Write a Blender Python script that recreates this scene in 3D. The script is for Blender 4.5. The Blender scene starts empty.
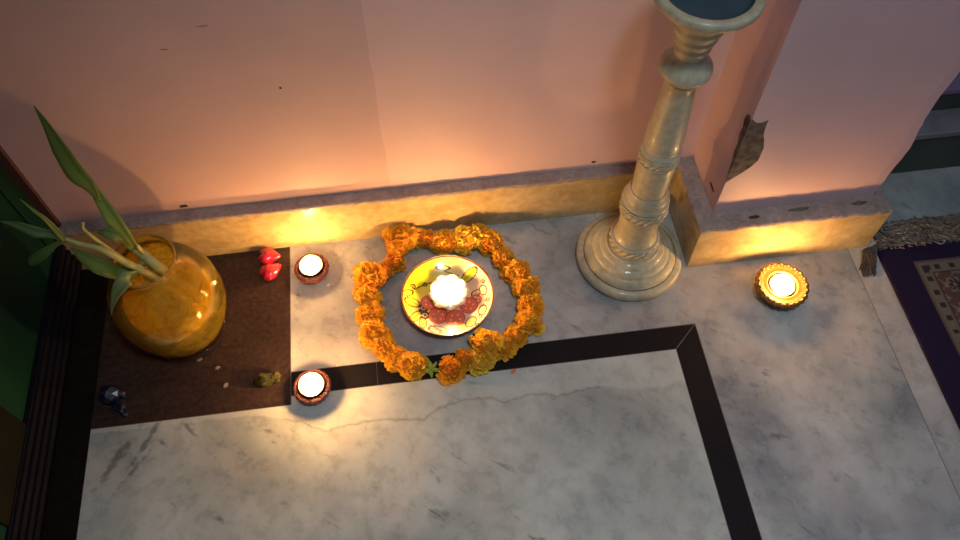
import bpy, bmesh, math, random
from mathutils import Vector, Matrix
random.seed(7)
PI = math.pi
scene = bpy.context.scene
COL = scene.collection

# ------------------------------------------------------------------ camera
RIGHT = Vector((0.99140759, -0.13078598, -0.00245347))
DOWN = Vector((-0.11238585, -0.8420302, -0.52759318))
FWD = Vector((0.0669359, 0.52333562, -0.84949362))
CAM = Vector((0, 0, 1.25)); F = 797.495
cam_d = bpy.data.cameras.new('camera'); cam_d.sensor_width = 36; cam_d.lens = 36*F/960
cam_d.clip_start = 0.02
cam = bpy.data.objects.new('camera', cam_d); COL.objects.link(cam)
m = Matrix((RIGHT, -DOWN, -FWD)).transposed().to_4x4(); m.translation = CAM
cam.matrix_world = m
scene.camera = cam

def at(px, py, y):
    """point of the photograph's line of sight in the upright plane at depth y"""
    v = RIGHT*((px-480)/F) + DOWN*((py-270)/F) + FWD
    return CAM + v*(y/v.y)

# ------------------------------------------------------------------ helpers
def tag(o, label=None, cat=None, group=None, kind=None):
    if label: o['label'] = label
    if cat: o['category'] = cat
    if group: o['group'] = group
    if kind: o['kind'] = kind
    return o

def empty(name, loc=(0, 0, 0), rz=0):
    o = bpy.data.objects.new(name, None); COL.objects.link(o)
    o.location = loc; o.rotation_euler.z = rz; o.empty_display_size = .02
    return o

def build(name, bm, mats, parent=None, smooth=True, loc=None):
    me = bpy.data.meshes.new(name)
    bm.normal_update(); bm.to_mesh(me); bm.free()
    if not isinstance(mats, (list, tuple)): mats = [mats]
    for x in mats: me.materials.append(x)
    if smooth:
        for p in me.polygons: p.use_smooth = True
    o = bpy.data.objects.new(name, me); COL.objects.link(o)
    if parent: o.parent = parent
    if loc: o.location = loc
    return o

def pydata(name, V, Fc, mats, parent=None, smooth=True, colors=None, loc=None):
    me = bpy.data.meshes.new(name); me.from_pydata(V, [], Fc)
    if not isinstance(mats, (list, tuple)): mats = [mats]
    for x in mats: me.materials.append(x)
    if smooth:
        for p in me.polygons: p.use_smooth = True
    if colors:
        ca = me.color_attributes.new('paint', 'FLOAT_COLOR', 'POINT')
        flat = []
        for c in colors: flat += [c[0], c[1], c[2], 1]
        ca.data.foreach_set('color', flat)
    me.update()
    o = bpy.data.objects.new(name, me); COL.objects.link(o)
    if parent: o.parent = parent
    if loc: o.location = loc
    return o

def box(bm, a, b, mi=0, bevel=0):
    r = bmesh.ops.create_cube(bm, size=1)
    vs = r['verts']
    for v in vs:
        v.co = Vector([(a[i]+b[i])/2 + v.co[i]*(b[i]-a[i]) for i in range(3)])
    fs = set(f for v in vs for f in v.link_faces)
    for f in fs: f.material_index = mi
    if bevel:
        es = list(set(e for v in vs for e in v.link_edges))
        bmesh.ops.bevel(bm, geom=es, offset=bevel, segments=2, affect='EDGES', profile=.5)

def lathe(bm, prof, n=64, mi=0, c=(0, 0, 0), mod=None, cap0=True, cap1=True):
    """prof: list of (r, z)"""
    rings = []
    for k, (r, z) in enumerate(prof):
        ring = []
        for i in range(n):
            a = 2*PI*i/n
            rr = r*(mod(a, k) if mod else 1)
            ring.append(bm.verts.new((c[0]+rr*math.cos(a), c[1]+rr*math.sin(a), c[2]+z)))
        rings.append(ring)
    for k in range(len(rings)-1):
        for i in range(n):
            j = (i+1) % n
            f = bm.faces.new((rings[k][i], rings[k][j], rings[k+1][j], rings[k+1][i])); f.material_index = mi
    if cap0: bm.faces.new(list(reversed(rings[0]))).material_index = mi
    if cap1: bm.faces.new(rings[-1]).material_index = mi

def crv(pts, n=8):
    """Catmull-Rom through points"""
    P = [Vector(p) for p in pts]
    P = [P[0]*2-P[1]] + P + [P[-1]*2-P[-2]]
    out = []
    for i in range(1, len(P)-2):
        for k in range(n):
            t = k/n
            out.append(.5*((2*P[i]) + (P[i+1]-P[i-1])*t + (2*P[i-1]-5*P[i]+4*P[i+1]-P[i+2])*t*t + (3*P[i]-P[i-1]-3*P[i+1]+P[i+2])*t**3))
    out.append(P[-2].copy())
    return out

def tube(bm, pts, rad, n=8, mi=0):
    pts = [Vector(p) for p in pts]
    N = len(pts)
    rf = rad if callable(rad) else (lambda t: rad)
    up = None; rings = []
    for i, p in enumerate(pts):
        d = (pts[min(i+1, N-1)]-pts[max(i-1, 0)]).normalized()
        if up is None: up = d.orthogonal().normalized()
        up = (up - d*up.dot(d)).normalized(); s = d.cross(up)
        r = rf(i/(N-1))
        rings.append([bm.verts.new(p + up*(r*math.cos(2*PI*k/n)) + s*(r*math.sin(2*PI*k/n))) for k in range(n)])
    for a, b in zip(rings, rings[1:]):
        for k in range(n):
            bm.faces.new((a[k], a[(k+1) % n], b[(k+1) % n], b[k])).material_index = mi
    bm.faces.new(list(reversed(rings[0]))).material_index = mi
    bm.faces.new(rings[-1]).material_index = mi

# ------------------------------------------------------------------ materials
class NT:
    def __init__(s, name):
        s.m = bpy.data.materials.new(name); s.m.use_nodes = True
        s.t = s.m.node_tree; s.b = s.t.nodes['Principled BSDF']; s.out = s.t.nodes['Material Output']
    def n(s, typ, **kw):
        x = s.t.nodes.new(typ)
        for k, v in kw.items():
            if k.startswith('_'): setattr(x, k[1:], v)
            else: x.inputs[k.replace('__', ' ')].default_value = v
        return x
    def l(s, a, b): s.t.links.new(a, b)
    def coord(s, which='Object'):
        return s.n('ShaderNodeTexCoord').outputs[which]
    def noise(s, scale, detail=4, rough=.5, dist=0, vec=None, sc=None):
        x = s.n('ShaderNodeTexNoise', Scale=scale, Detail=detail, Roughness=rough, Distortion=dist)
        v = vec or s.coord()
        if sc:
            mp = s.n('ShaderNodeMapping'); mp.inputs['Scale'].default_value = sc
            s.l(v, mp.inputs['Vector']); v = mp.outputs[0]
        s.l(v, x.inputs['Vector'])
        return x.outputs['Fac']
    def ramp(s, fac, stops, interp='LINEAR'):
        r = s.n('ShaderNodeValToRGB'); cr = r.color_ramp; cr.interpolation = interp
        while len(cr.elements) < len(stops): cr.elements.new(.5)
        for e, (p, c) in zip(cr.elements, stops):
            e.position = p; e.color = (*c, 1) if len(c) == 3 else c
        s.l(fac, r.inputs[0]); return r.outputs[0]
    def mix(s, fac, a, b, mode='MIX'):
        x = s.n('ShaderNodeMix', _data_type='RGBA', _blend_type=mode)
        for val, idx in ((fac, 0), (a, 6), (b, 7)):
            if hasattr(val, 'links'): s.l(val, x.inputs[idx])
            else: x.inputs[idx].default_value = (*val, 1) if isinstance(val, tuple) else val
        return x.outputs[2]
    def math(s, op, a, b=0, c=0):
        x = s.n('ShaderNodeMath', _operation=op)
        for i, val in enumerate((a, b, c)):
            if hasattr(val, 'links'): s.l(val, x.inputs[i])
            else: x.inputs[i].default_value = val
        return x.outputs[0]
    def bump(s, h, strength=.3, dist=.002):
        b = s.n('ShaderNodeBump', Strength=strength, Distance=dist); s.l(h, b.inputs['Height'])
        s.l(b.outputs[0], s.b.inputs['Normal'])
    def base(s, c, rough=.5, spec=.5):
        if hasattr(c, 'links'): s.l(c, s.b.inputs['Base Color'])
        else: s.b.inputs['Base Color'].default_value = (*c, 1)
        if hasattr(rough, 'links'): s.l(rough, s.b.inputs['Roughness'])
        else: s.b.inputs['Roughness'].default_value = rough
        s.b.inputs['Specular IOR Level'].default_value = spec
        return s
B3 = (0, 0, 0); W3 = (1, 1, 1)

def simple(name, c, rough=.5, var=.15, scale=60, bump=0, spec=.5, metal=0):
    t = NT(name)
    nz = t.noise(scale, 4)
    c2 = tuple(x*(1-var) for x in c); c1 = tuple(min(1, x*(1+var)) for x in c)
    t.base(t.ramp(nz, [(.3, c2), (.7, c1)]), rough, spec)
    t.b.inputs['Metallic'].default_value = metal
    if bump: t.bump(nz, bump, .001)
    return t.m

def marble(name, light, mid, dark, crack=False, seed=0., rough=.28):
    t = NT(name)
    co = t.coord()
    mp = t.n('ShaderNodeMapping'); mp.inputs['Location'].default_value = (seed, seed*.7, 0); mp.inputs['Rotation'].default_value = (0, 0, .7)
    t.l(co, mp.inputs['Vector']); v = mp.outputs[0]
    big = t.noise(4.2, 5, .55, .2, vec=v)
    col = t.ramp(big, [(.36, dark), (.49, mid), (.62, light)])
    fine = t.noise(30, 8, .62, .15, vec=v)
    col = t.mix(.38, col, t.ramp(fine, [(.36, (.50, .50, .51)), (.58, (1, 1, 1))]), 'MULTIPLY')
    # warm pinkish clouds
    pk = t.noise(6.5, 3, .5, 0, vec=v, sc=(1, 1.6, 1))
    col = t.mix(t.ramp(pk, [(.52, B3), (.75, (.55,)*3)]), col, tuple(a*b for a, b in zip(mid, (1.12, .92, .90))))
    # scattered dark mineral specks, stretched along the grain
    sp = t.noise(17, 5, .6, .3, vec=v, sc=(1, 2.4, 1))
    col = t.mix(t.ramp(sp, [(.62, B3), (.72, (.75,)*3)]), col, (.13, .14, .15))
    # pale crystal flecks
    wh = t.noise(150, 2, .5, 0, vec=v)
    col = t.mix(t.ramp(wh, [(.66, B3), (.8, (.3,)*3)]), col, (.85, .85, .82))
    h = fine
    if crack:
        sx = t.n('ShaderNodeSeparateXYZ'); t.l(co, sx.inputs[0])
        x = sx.outputs[0]; y = sx.outputs[1]
        pts = [(-.32, .54), (-.235, .52), (-.195, .496), (-.148, .502), (-.101, .504), (-.034, .494), (-.005, .512), (.037, .521), (.085, .518), (.104, .508), (.154, .516), (.194, .507), (.26, .515), (.33, .50)]
        x0, x1, y0, y1 = -.4, .4, .45, .6
        f = t.math('DIVIDE', t.math('SUBTRACT', x, x0), x1-x0)
        r = t.ramp(f, [((a-x0)/(x1-x0), ((b-y0)/(y1-y0),)*3) for a, b in pts])
        yc = t.math('MULTIPLY_ADD', r, y1-y0, y0)
        wob = t.math('MULTIPLY', t.math('SUBTRACT', t.noise(60, 5, .6), .5), .014)
        d = t.math('ABSOLUTE', t.math('SUBTRACT', t.math('SUBTRACT', y, yc), wob))
        lim = t.math('MULTIPLY', t.math('GREATER_THAN', x, -.26), t.math('LESS_THAN', x, .27))
        k = t.math('MULTIPLY', t.ramp(d, [(0, W3), (.0022, B3)]), lim)
        col = t.mix(t.math('MULTIPLY', k, .5), col, (.12, .12, .11))
        # slightly different stone on each side of the fissure
        side = t.math('MULTIPLY', t.math('GREATER_THAN', t.math('SUBTRACT', t.math('SUBTRACT', y, yc), wob), 0), .35)
        col = t.mix(side, col, light)
        # two dark vein patches near the left edge
        for (cx, cy, ang, L, Wd) in ((-.483, .515, 1.05, .055, .006), (-.53, .49, 1.0, .05, .009), (-.50, .47, .9, .04, .005)):
            m2 = t.n('ShaderNodeMapping', _vector_type='TEXTURE')
            m2.inputs['Location'].default_value = (cx, cy, 0); m2.inputs['Rotation'].default_value = (0, 0, ang); m2.inputs['Scale'].default_value = (L, Wd, 1)
            t.l(co, m2.inputs['Vector'])
            ln = t.n('ShaderNodeVectorMath', _operation='LENGTH'); t.l(m2.outputs[0], ln.inputs[0])
            dd = t.math('ADD', ln.outputs['Value'], t.math('MULTIPLY', t.math('SUBTRACT', t.noise(60, 4), .5), 3.2))
            col = t.mix(t.ramp(dd, [(.35, (.62,)*3), (1.0, B3)]), col, (.09, .085, .09))
    t.base(col, t.ramp(fine, [(.3, (rough*.8,)*3), (.7, (rough*1.3,)*3)]), .5)
    t.bump(h, .08, .0006)
    return t.m

M = {}
M['marble_in'] = marble('marble_inner', (.66, .67, .62), (.50, .52, .49), (.36, .38, .37), crack=True, seed=3.1)
M['marble_out'] = marble('marble_outer', (.62, .60, .58), (.44, .44, .44), (.27, .28, .30), seed=11.7)
M['marble_right'] = marble('marble_right', (.60, .58, .56), (.46, .44, .43), (.33, .31, .31), seed=21.3)
M['marble_far'] = marble('marble_far', (.42, .45, .44), (.30, .34, .34), (.18, .22, .22), seed=31.3)
M['black'] = simple('black_granite', (.012, .009, .011), .5, .3, 200, 0, .15)
M['grout'] = simple('grout', (.16, .14, .12), .8, .3, 200)
t = NT('brown_stone')
a = t.noise(9, 6, .6, .5, sc=(1, 3, 1)); b = t.noise(120, 4)
t.base(t.mix(.4, t.ramp(a, [(.3, (.024, .013, .012)), (.7, (.056, .030, .025))]), t.ramp(b, [(.35, (.012, .008, .007)), (.7, (.085, .05, .04))])), .42, .22)
t.bump(b, .08, .0005); M['brown'] = t.m
M['dark_strip'] = simple('dark_threshold', (.008, .006, .0045), .8, .3, 60, 0, .12)

# painted wall plaster
def paint(name, c, shade_step=False):
    t = NT(name)
    n1 = t.noise(5, 5, .55); n2 = t.noise(220, 3, .6)
    col = t.ramp(n1, [(.3, tuple(x*.93 for x in c)), (.7, tuple(min(1, x*1.05) for x in c))])
    if shade_step:  # shade edge painted in: wall colour lighter to the right
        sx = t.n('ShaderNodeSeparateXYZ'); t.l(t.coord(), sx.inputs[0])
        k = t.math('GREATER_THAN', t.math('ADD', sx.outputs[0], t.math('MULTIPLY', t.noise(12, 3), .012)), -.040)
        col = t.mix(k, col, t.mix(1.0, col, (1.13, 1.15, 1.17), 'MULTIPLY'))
    t.base(col, .55, .3); t.bump(n2, .12, .0008)
    return t.m
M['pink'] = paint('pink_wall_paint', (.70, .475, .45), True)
M['pink2'] = paint('pink_pillar_paint', (.64, .45, .48))

t = NT('skirting_stone')
n1 = t.noise(9, 7, .65, .6, sc=(1, 1, 2)); n2 = t.noise(60, 5, .6)
t.base(t.mix(.35, t.ramp(n1, [(.28, (.33, .225, .09)), (.5, (.52, .38, .17)), (.75, (.62, .48, .25))]), t.ramp(n2, [(.35, (.3, .2, .09)), (.65, (.62, .49, .27))])), .24, .6)
t.bump(n2, .05, .0006); M['skirt'] = t.m
t = NT('ledge_cement')
n1 = t.noise(22, 7, .7, .5); n2 = t.noise(130, 5, .7)
t.base(t.mix(.5, t.ramp(n1, [(.33, (.20, .145, .125)), (.55, (.38, .295, .265)), (.72, (.56, .49, .45))]), t.ramp(n2, [(.35, (.20, .16, .15)), (.65, (.40, .33, .31))])), .75, .3)
t.bump(n1, .5, .003); M['ledge'] = t.m
M['plaster'] = simple('bare_plaster', (.13, .105, .085), .9, .5, 70, .8, .2)
M['chip'] = simple('dark_chip', (.05, .035, .03), .9, .3, 200)
M['smudge'] = simple('brown_smudge', (.33, .18, .16), .8)
M['red_strip'] = simple('dark_red_strip', (.075, .026, .026), .6, .2, 40)
t = NT('green_paint')
n1 = t.noise(3.5, 3, .5, sc=(1, 1, .4))
t.base(t.ramp(n1, [(.35, (.001, .019, .012)), (.65, (.003, .050, .024))]), .6, .15); M['green_door'] = t.m
M['olive'] = simple('dark_olive_wood', (.006, .007, .004), .8, .25, 20, 0, .15)
M['rail'] = simple('dark_rail', (.006, .006, .011), .75, .2, 60, 0, .12)
M['step_dark'] = simple('step_riser', (.045, .058, .05), .5, .3, 9)
M['step_top'] = simple('step_tread', (.22, .22, .24), .5, .3, 14)
M['step_top2'] = simple('step_tread_upper', (.20, .15, .24), .6, .2, 14)

# ------------------------------------------------------------------ floor
def sheet(bm, x0, y0, x1, y1, mi, z=0.):
    f = bm.faces.new([bm.verts.new(p) for p in ((x0, y0, z), (x1, y0, z), (x1, y1, z), (x0, y1, z))]); f.material_index = mi
bm = bmesh.new(); g = .0006
MI, MO, MR, MF, BK, BR, DS = range(7)
XL, XS, XI, XJ, XR = -.576, -.249, .415, .787, 1.9
YB, YS0, YS1, YT, YW = -1.3, .565, .609, .868, .9
YF = .549
sheet(bm, XL+g, YB, XI-g, YF-g, MI)
sheet(bm, XS+g, YF-g, XI-g, YS0-g, MI)
sheet(bm, XL, YF+g, XS-g, YW, BR)
sheet(bm, -.66, YB, XL, YW, DS)
sheet(bm, XS+g, YS1+g, XJ-g, YW, MO)
sheet(bm, XI+.046+g, YB, XJ-g, YS1+g, MO)
sheet(bm, XJ+g, YB, XR, .76, MR)
sheet(bm, XJ+g, .76+g, XR, YW, MF)
# black inlay with a joint and a mitred corner
xo = XI+.046
sheet(bm, XS+g, YS0+g, -.1035, YS1-g, BK); sheet(bm, -.1025, YS0+g, -.02, YS1-g, BK)
def quad(pts, mi):
    bm.faces.new([bm.verts.new((a, b, 0)) for a, b in pts]).material_index = mi
quad([(-.02, YS0+g), (XI-.0008, YS0+g), (xo-.0008-.0006, YS1-g), (-.02, YS1-g)], BK)
quad([(XI+g, YB), (xo-g, YB), (xo-g, YS1-.0014), (XI+g, YS0-.0008)], BK)
fl = build('floor', bm, [M['marble_in'], M['marble_out'], M['marble_right'], M['marble_far'], M['black'], M['brown'], M['dark_strip']], smooth=False)
tag(fl, kind='structure')
bm = bmesh.new(); box(bm, (-.7, YB, -.05), (XR, YW, -.0004))
o = build('trim_1', bm, M['grout'], smooth=False); tag(o, kind='structure')

# ------------------------------------------------------------------ wall, skirting
def rough_edge(bm, seed, amp):
    rnd = random.Random(seed)
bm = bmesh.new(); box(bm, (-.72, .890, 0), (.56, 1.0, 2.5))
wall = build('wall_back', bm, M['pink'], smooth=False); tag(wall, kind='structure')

def skirting(name, x0, x1, y0, y1, z, parent=None, corner_x=False, faces=True):
    """stone slab with a broken grey cement ledge on top"""
    bm = bmesh.new(); box(bm, (x0, y0, 0), (x1, y1, z-.004), 0)
    o = build(name, bm, M['skirt'], smooth=False); tag(o, kind='structure')
    # ledge: slightly overhanging uneven cap
    rnd = random.Random(name)
    n = max(8, int((x1-x0)/.008))
    V = []; Fc = []
    prev = 0
    for i in range(n+1):
        x = x0+(x1-x0)*i/n
        prev = prev*.6+rnd.uniform(-.0010, .0010)
        yy = y0-.0012+prev; zt = z+rnd.uniform(-.0006, .0006)
        V += [(x, yy+.001, z-.008+prev), (x, yy, z-.002), (x, yy+.0016, zt), (x, y1, zt+.0008)]
    for i in range(n):
        for k in range(3):
            a = i*4+k; Fc.append((a, a+4, a+5, a+1))
    Fc.append((0, 1, 2, 3)); Fc.append((n*4+3, n*4+2, n*4+1, n*4))
    c = pydata('ledge', V, Fc, M['ledge'], o, smooth=False)
    return o
skirting('baseboard_back', -.632, .478, .868, .8905, .115)

# pillar (projecting wall end) with its own skirting
PX0, PX1, PY = .508, .806, .760
bm = bmesh.new()
rnd = random.Random(3)
zs = [0, .05, .1]+[.1+.0125*i for i in range(1, 50)]+[1.0, 2.5]
rows = []
wx = 0
for z in zs:
    wx = wx*.7+rnd.uniform(-.0016, .0016)
    w = wx if .12 < z < .74 else 0
    wc = rnd.uniform(-.00025, .00025)
    bul = .006*math.exp(-((z-.235)/.035)**2)-.004*math.exp(-((z-.34)/.04)**2)
    x1 = PX1+w+bul
    rows.append([bm.verts.new(p) for p in ((PX0+wc, PY+wc, z), (PX0+.03, PY, z), (x1-.02, PY, z), (x1-.003, PY+.0015, z), (x1, PY+.006, z), (x1, 1.0, z), (PX0, 1.0, z))])
for a, b in zip(rows, rows[1:]):
    for k in range(7):
        j = (k+1) % 7
        bm.faces.new((a[k], a[j], b[j], b[k]))
bm.faces.new(rows[-1])
pillar = build('wall_pillar', bm, M['pink2'], smooth=False); tag(pillar, kind='structure')

bx = [(.478, .725), (.823, .725), (.823, .868)]
bm = bmesh.new(); box(bm, (.478, .725, 0), (.823, .8895, .112))
o = build('baseboard_pillar', bm, M['skirt'], smooth=False); tag(o, kind='structure')
# its grey cap, uneven along the front and the left side
def cap_line(p0, p1, inner0, inner1, n, rnd):
    V = []; pr = 0
    d = (Vector(p1)-Vector(p0)).normalized(); nrm = Vector((d.y, -d.x))
    for i in range(n+1):
        t = i/n
        pr = pr*.6+rnd.uniform(-.0012, .0012)
        if i in (0, n): pr = 0
        p = Vector(p0).lerp(Vector(p1), t)+nrm*(.0015+pr); q = Vector(inner0).lerp(Vector(inner1), t)
        zt = .116+rnd.uniform(-.0007, .0007)
        V += [(p.x-nrm.x*.0015, p.y-nrm.y*.0015, .106+pr*1.5), (p.x, p.y, .113), (p.x-nrm.x*.002, p.y-nrm.y*.002, zt), (q.x, q.y, .1175)]
    return V
rnd = random.Random(5); V = []; Fc = []
for (a, b, c, d, n) in (((.478, .8895), (.478, .725), (.509, .8895), (.509, .7605), 20), ((.478, .725), (.823, .725), (.509, .7605), (.806, .762), 50), ((.823, .725), (.823, .893), (.806, .762), (.806, .893), 20)):
    base = len(V); V += cap_line(a, b, c, d, n, rnd)
    for i in range(n):
        for k in range(3):
            q = base+i*4+k; Fc.append((q, q+4, q+5, q+1))
pydata('ledge', V, Fc, M['ledge'], o, smooth=False)

# bare plaster patch on the pillar front, where paint and skim have come off
pts = [(.497, .356), (.51, .355), (.518, .348), (.526, .344), (.535, .350), (.5345, .351), (.5355, .333), (.538, .316), (.5425, .302), (.547, .284), (.548, .255), (.541, .240), (.531, .228), (.520, .216), (.5105, .204), (.5105, .222), (.5105, .24), (.5105, .254), (.5125, .272), (.5105, .291), (.514, .306), (.512, .329), (.509, .343)]
pts = [(max(a if a > .5150 else .5082, .5082), b) for a, b in pts]
bm = bmesh.new()
rnd = random.Random(2)
vs = [bm.verts.new((a+rnd.uniform(-.001, .001) if a > .512 else a, PY-.0006, b+rnd.uniform(-.001, .001))) for a, b in pts]
f = bm.faces.new(vs)
r = bmesh.ops.extrude_face_region(bm, geom=[f])
for v in [g_ for g_ in r['geom'] if isinstance(g_, bmesh.types.BMVert)]: v.co.y += .0012
bmesh.ops.triangulate(bm, faces=bm.faces[:])
build('bare_plaster', bm, M['plaster'], pillar, smooth=False)
bm = bmesh.new()
f = bm.faces.new([bm.verts.new((PX0-.0006, a, b)) for a, b in ((.7602, .352), (.768, .356), (.776, .350), (.779, .338), (.774, .322), (.776, .306), (.770, .290), (.771, .270), (.766, .250), (.765, .232), (.7602, .208))])
r = bmesh.ops.extrude_face_region(bm, geom=[f])
for v in [g_ for g_ in r['geom'] if isinstance(g_, bmesh.types.BMVert)]: v.co.x += .0012
bmesh.ops.triangulate(bm, faces=bm.faces[:])
build('bare_plaster', bm, M['plaster'], pillar, smooth=False)

def chip(parent, cx, cz, w, h, axis, plane, seed, mat='chip', th=.0012):
    rnd = random.Random(seed); bm = bmesh.new(); vs = []; n = 11
    for i in range(n):
        a = 2*PI*i/n; k = rnd.uniform(.65, 1.1)
        u = cx+w*k*math.cos(a); z = cz+h*k*math.sin(a)
        vs.append(bm.verts.new((u, plane, z) if axis == 'y' else ((plane, u, z) if axis == 'x' else (u, z, plane))))
    f = bm.faces.new(vs); r = bmesh.ops.extrude_face_region(bm, geom=[f])
    ex = [g_ for g_ in r['geom'] if isinstance(g_, bmesh.types.BMVert)]
    for v in ex:
        if axis == 'y': v.co.y -= th
        elif axis == 'x': v.co.x -= th
        else: v.co.z += th
    bmesh.ops.recalc_face_normals(bm, faces=bm.faces[:])
    return build('paint_chip', bm, M[mat], parent, smooth=False)
chip(wall, -.407, .128, .008, .004, 'y', .8902, 1)
chip(wall, .321, .131, .004, .003, 'y', .8902, 2)
chip(wall, -.185, .384, .0022, .0022, 'y', .8902, 3)
chip(wall, -.262, .510, .010, .0014, 'y', .8902, 4, 'smudge', .0003)
chip(wall, -.325, .476, .007, .0010, 'y', .8902, 5, 'smudge', .0003)
chip(pillar, .792, .150, .012, .003, 'x', .5082, 6)
chip(pillar, .577, .742, .013, .004, 'z', .1172, 7)
chip(pillar, .66, .748, .022, .004, 'z', .1172, 8, 'plaster')
chip(pillar, .77, .747, .016, .004, 'z', .1172, 9, 'plaster')

# ------------------------------------------------------------------ left: green door with grooved bottom rail
dr = empty('door_1', (-.65, .1, 0)); tag(dr, kind='structure')
def dbox(name, a, b, mat, bevel=0):
    bm = bmesh.new(); box(bm, [a[0]+.65, a[1]-.1, a[2]], [b[0]+.65, b[1]-.1, b[2]], 0, bevel)
    return build(name, bm, M[mat], dr, smooth=False)
dbox('panel', (-.675, -1.2, .02), (-.641, .885, 2.1), 'green_door')
dbox('stile', (-.645, .375, .09), (-.632, .530, 2.1), 'olive', .002)
dbox('stile', (-.645, .845, .09), (-.636, .885, 2.1), 'green_door', .002)
dbox('rail', (-.645, -1.2, .09), (-.6345, .375, .118), 'green_door', .002)
bm = bmesh.new()
for i in range(4):
    x1 = -.620-.004*i*.6; z0 = .022+.0165*i
    box(bm, (-.675+.65, -1.3, z0), (x1+.65, .78, z0+.0125), 0, .002)
box(bm, (-.675+.65, -1.3, .0), (-.632+.65, .78, .088), 0)
build('bottom_rail', bm, M['rail'], dr, smooth=False)
bm = bmesh.new(); box(bm, (-.640, .882, .0), (-.620, .8898, 2.1), 0, .001)
tag(build('corner_strip', bm, M['red_strip'], smooth=False), kind='structure')  # narrow dark red strip in the corner between wall and door
bm = bmesh.new(); box(bm, (-.632, .80, .0), (-.600, .868, .02), 0, .001)

# ------------------------------------------------------------------ right: step beyond the pillar
st = empty('trim_3', (1.3, .9, 0)); tag(st, kind='structure')
def sbox(name, a, b, mat):
    bm = bmesh.new(); box(bm, [a[0]-1.3, a[1]-.9, a[2]], [b[0]-1.3, b[1]-.9, b[2]], 0, .002)
    return build(name, bm, M[mat], st, smooth=False)
sbox('riser', (.807, .885, 0), (1.9, .99, .106), 'step_dark')
sbox('tread', (.807, .880, .106), (1.9, .985, .120), 'step_top')
sbox('riser', (.807, .935, .120), (1.9, 1.2, .165), 'step_dark')
sbox('tread', (.807, .932, .165), (1.9, 1.2, .178), 'step_top2')
sbox('riser', (.807, 1.20, 0), (1.9, 1.22, 1.2), 'step_dark')

# ------------------------------------------------------------------ candle parts
t = NT('candle_wax'); t.base((.95, .88, .72), .4); t.b.inputs['Subsurface Weight'].default_value = .5
t.b.inputs['Subsurface Radius'].default_value = (.02, .012, .006); t.b.inputs['Subsurface Scale'].default_value = .6; M['wax'] = t.m
def flame_mat(name, strength):
    t = NT(name)
    e = t.n('ShaderNodeEmission'); e.inputs['Color'].default_value = (1, .53, .17, 1); e.inputs['Strength'].default_value = strength
    t.l(e.outputs[0], t.out.inputs['Surface']); return t.m
M['flame'] = flame_mat('candle_flame', 1000)
M['flame_big'] = flame_mat('candle_flame_big', 750)
M['wick'] = simple('wick', (.02, .015, .012), .9)
M['foil'] = simple('foil_cup', (.75, .66, .5), .28, .1, 80, 0, .5, 1)

def flame(parent, z, h, r, mat='flame', off=(0, 0)):
    bm = bmesh.new()
    prof = [(r*.15, 0), (r*.6, h*.06), (r*.95, h*.18), (r, h*.3), (r*.82, h*.48), (r*.5, h*.7), (r*.2, h*.88), (r*.03, h)]
    lathe(bm, prof, 12)
    return build('flame', bm, M[mat], parent, loc=(off[0], off[1], z))

def holder(name, loc, kind):
    o = empty(name, loc)
    if kind == 'clay':
        R, H, rt = .0305, .021, .0215
        bm = bmesh.new()
        rib = lambda a, k: 1+(.035*math.cos(22*a) if 1 <= k <= 4 else 0)
        lathe(bm, [(.020, 0), (.0245, .002), (.0285, .008), (R, .014), (R*1.02, .018), (R*.99, H), (R*.93, H+.0008), (rt+.0022, H+.0004), (rt+.001, H-.004), (rt+.0008, .006)], 132, mod=rib)
        build('bowl', bm, M['clay'], o)
        bm = bmesh.new()
        for i in range(26):
            a = 2*PI*i/26
            bmesh.ops.create_icosphere(bm, subdivisions=2, radius=.0016, matrix=Matrix.Translation((.0262*math.cos(a), .0262*math.sin(a), H+.0012)))
        for i in range(26):
            a = 2*PI*(i+.5)/26
            bmesh.ops.create_icosphere(bm, subdivisions=1, radius=.0012, matrix=Matrix.Translation(((R+.0004)*math.cos(a), (R+.0004)*math.sin(a), H-.003)))
        build('bead_trim', bm, M['bead'], o)
        rim = H+.004
    else:
        R, H, rt = .046, .024, .0235
        bm = bmesh.new()
        NL = 22
        def sc(a, k):
            if k <= 3: return 1+.05*math.cos(2*NL*a)*(1 if 1 <= k else .3)
            if k <= 6: return 1+.028*abs(math.sin(NL*a/2*1.0))*2-.02
            return 1
        lathe(bm, [(.032, 0), (.034, .003), (.038, .010), (.0405, .018), (.0445, .0195), (.046, .022), (.0455, .0245), (.042, .0258), (.036, .0250), (.031, .0242), (.0285, .0252), (.0262, .0250), (.0250, .021), (.0248, .010)], 264, mod=sc)
        for v_ in bm.verts: v_.co.z *= 1.25
        ob = build('bowl', bm, [M['gold'], M['gold_dark']], o)
        for p in ob.data.polygons:
            if p.center.z < .0235: p.material_index = 1
        bm = bmesh.new()
        for i in range(NL):
            a = 2*PI*(i+.5)/NL
            bmesh.ops.create_icosphere(bm, subdivisions=2, radius=.0023, matrix=Matrix.Translation((.0425*math.cos(a), .0425*math.sin(a), .0320)))
            bmesh.ops.create_icosphere(bm, subdivisions=1, radius=.0014, matrix=Matrix.Translation((.0375*math.cos(a+.14), .0375*math.sin(a+.14), .0315)))
        build('bead_trim', bm, M['gold'], o)
        bm = bmesh.new()
        for i in range(NL):
            a = 2*PI*i/NL
            bmesh.ops.create_icosphere(bm, subdivisions=1, radius=.0024, matrix=Matrix.Translation((.0405*math.cos(a), .0405*math.sin(a), .0326))@Matrix.Scale(.5, 4, (0, 0, 1)))
        build('pierced_dots', bm, M['gold_dark'], o)
        rim = H+.0035
    return o, rt, rim

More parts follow.
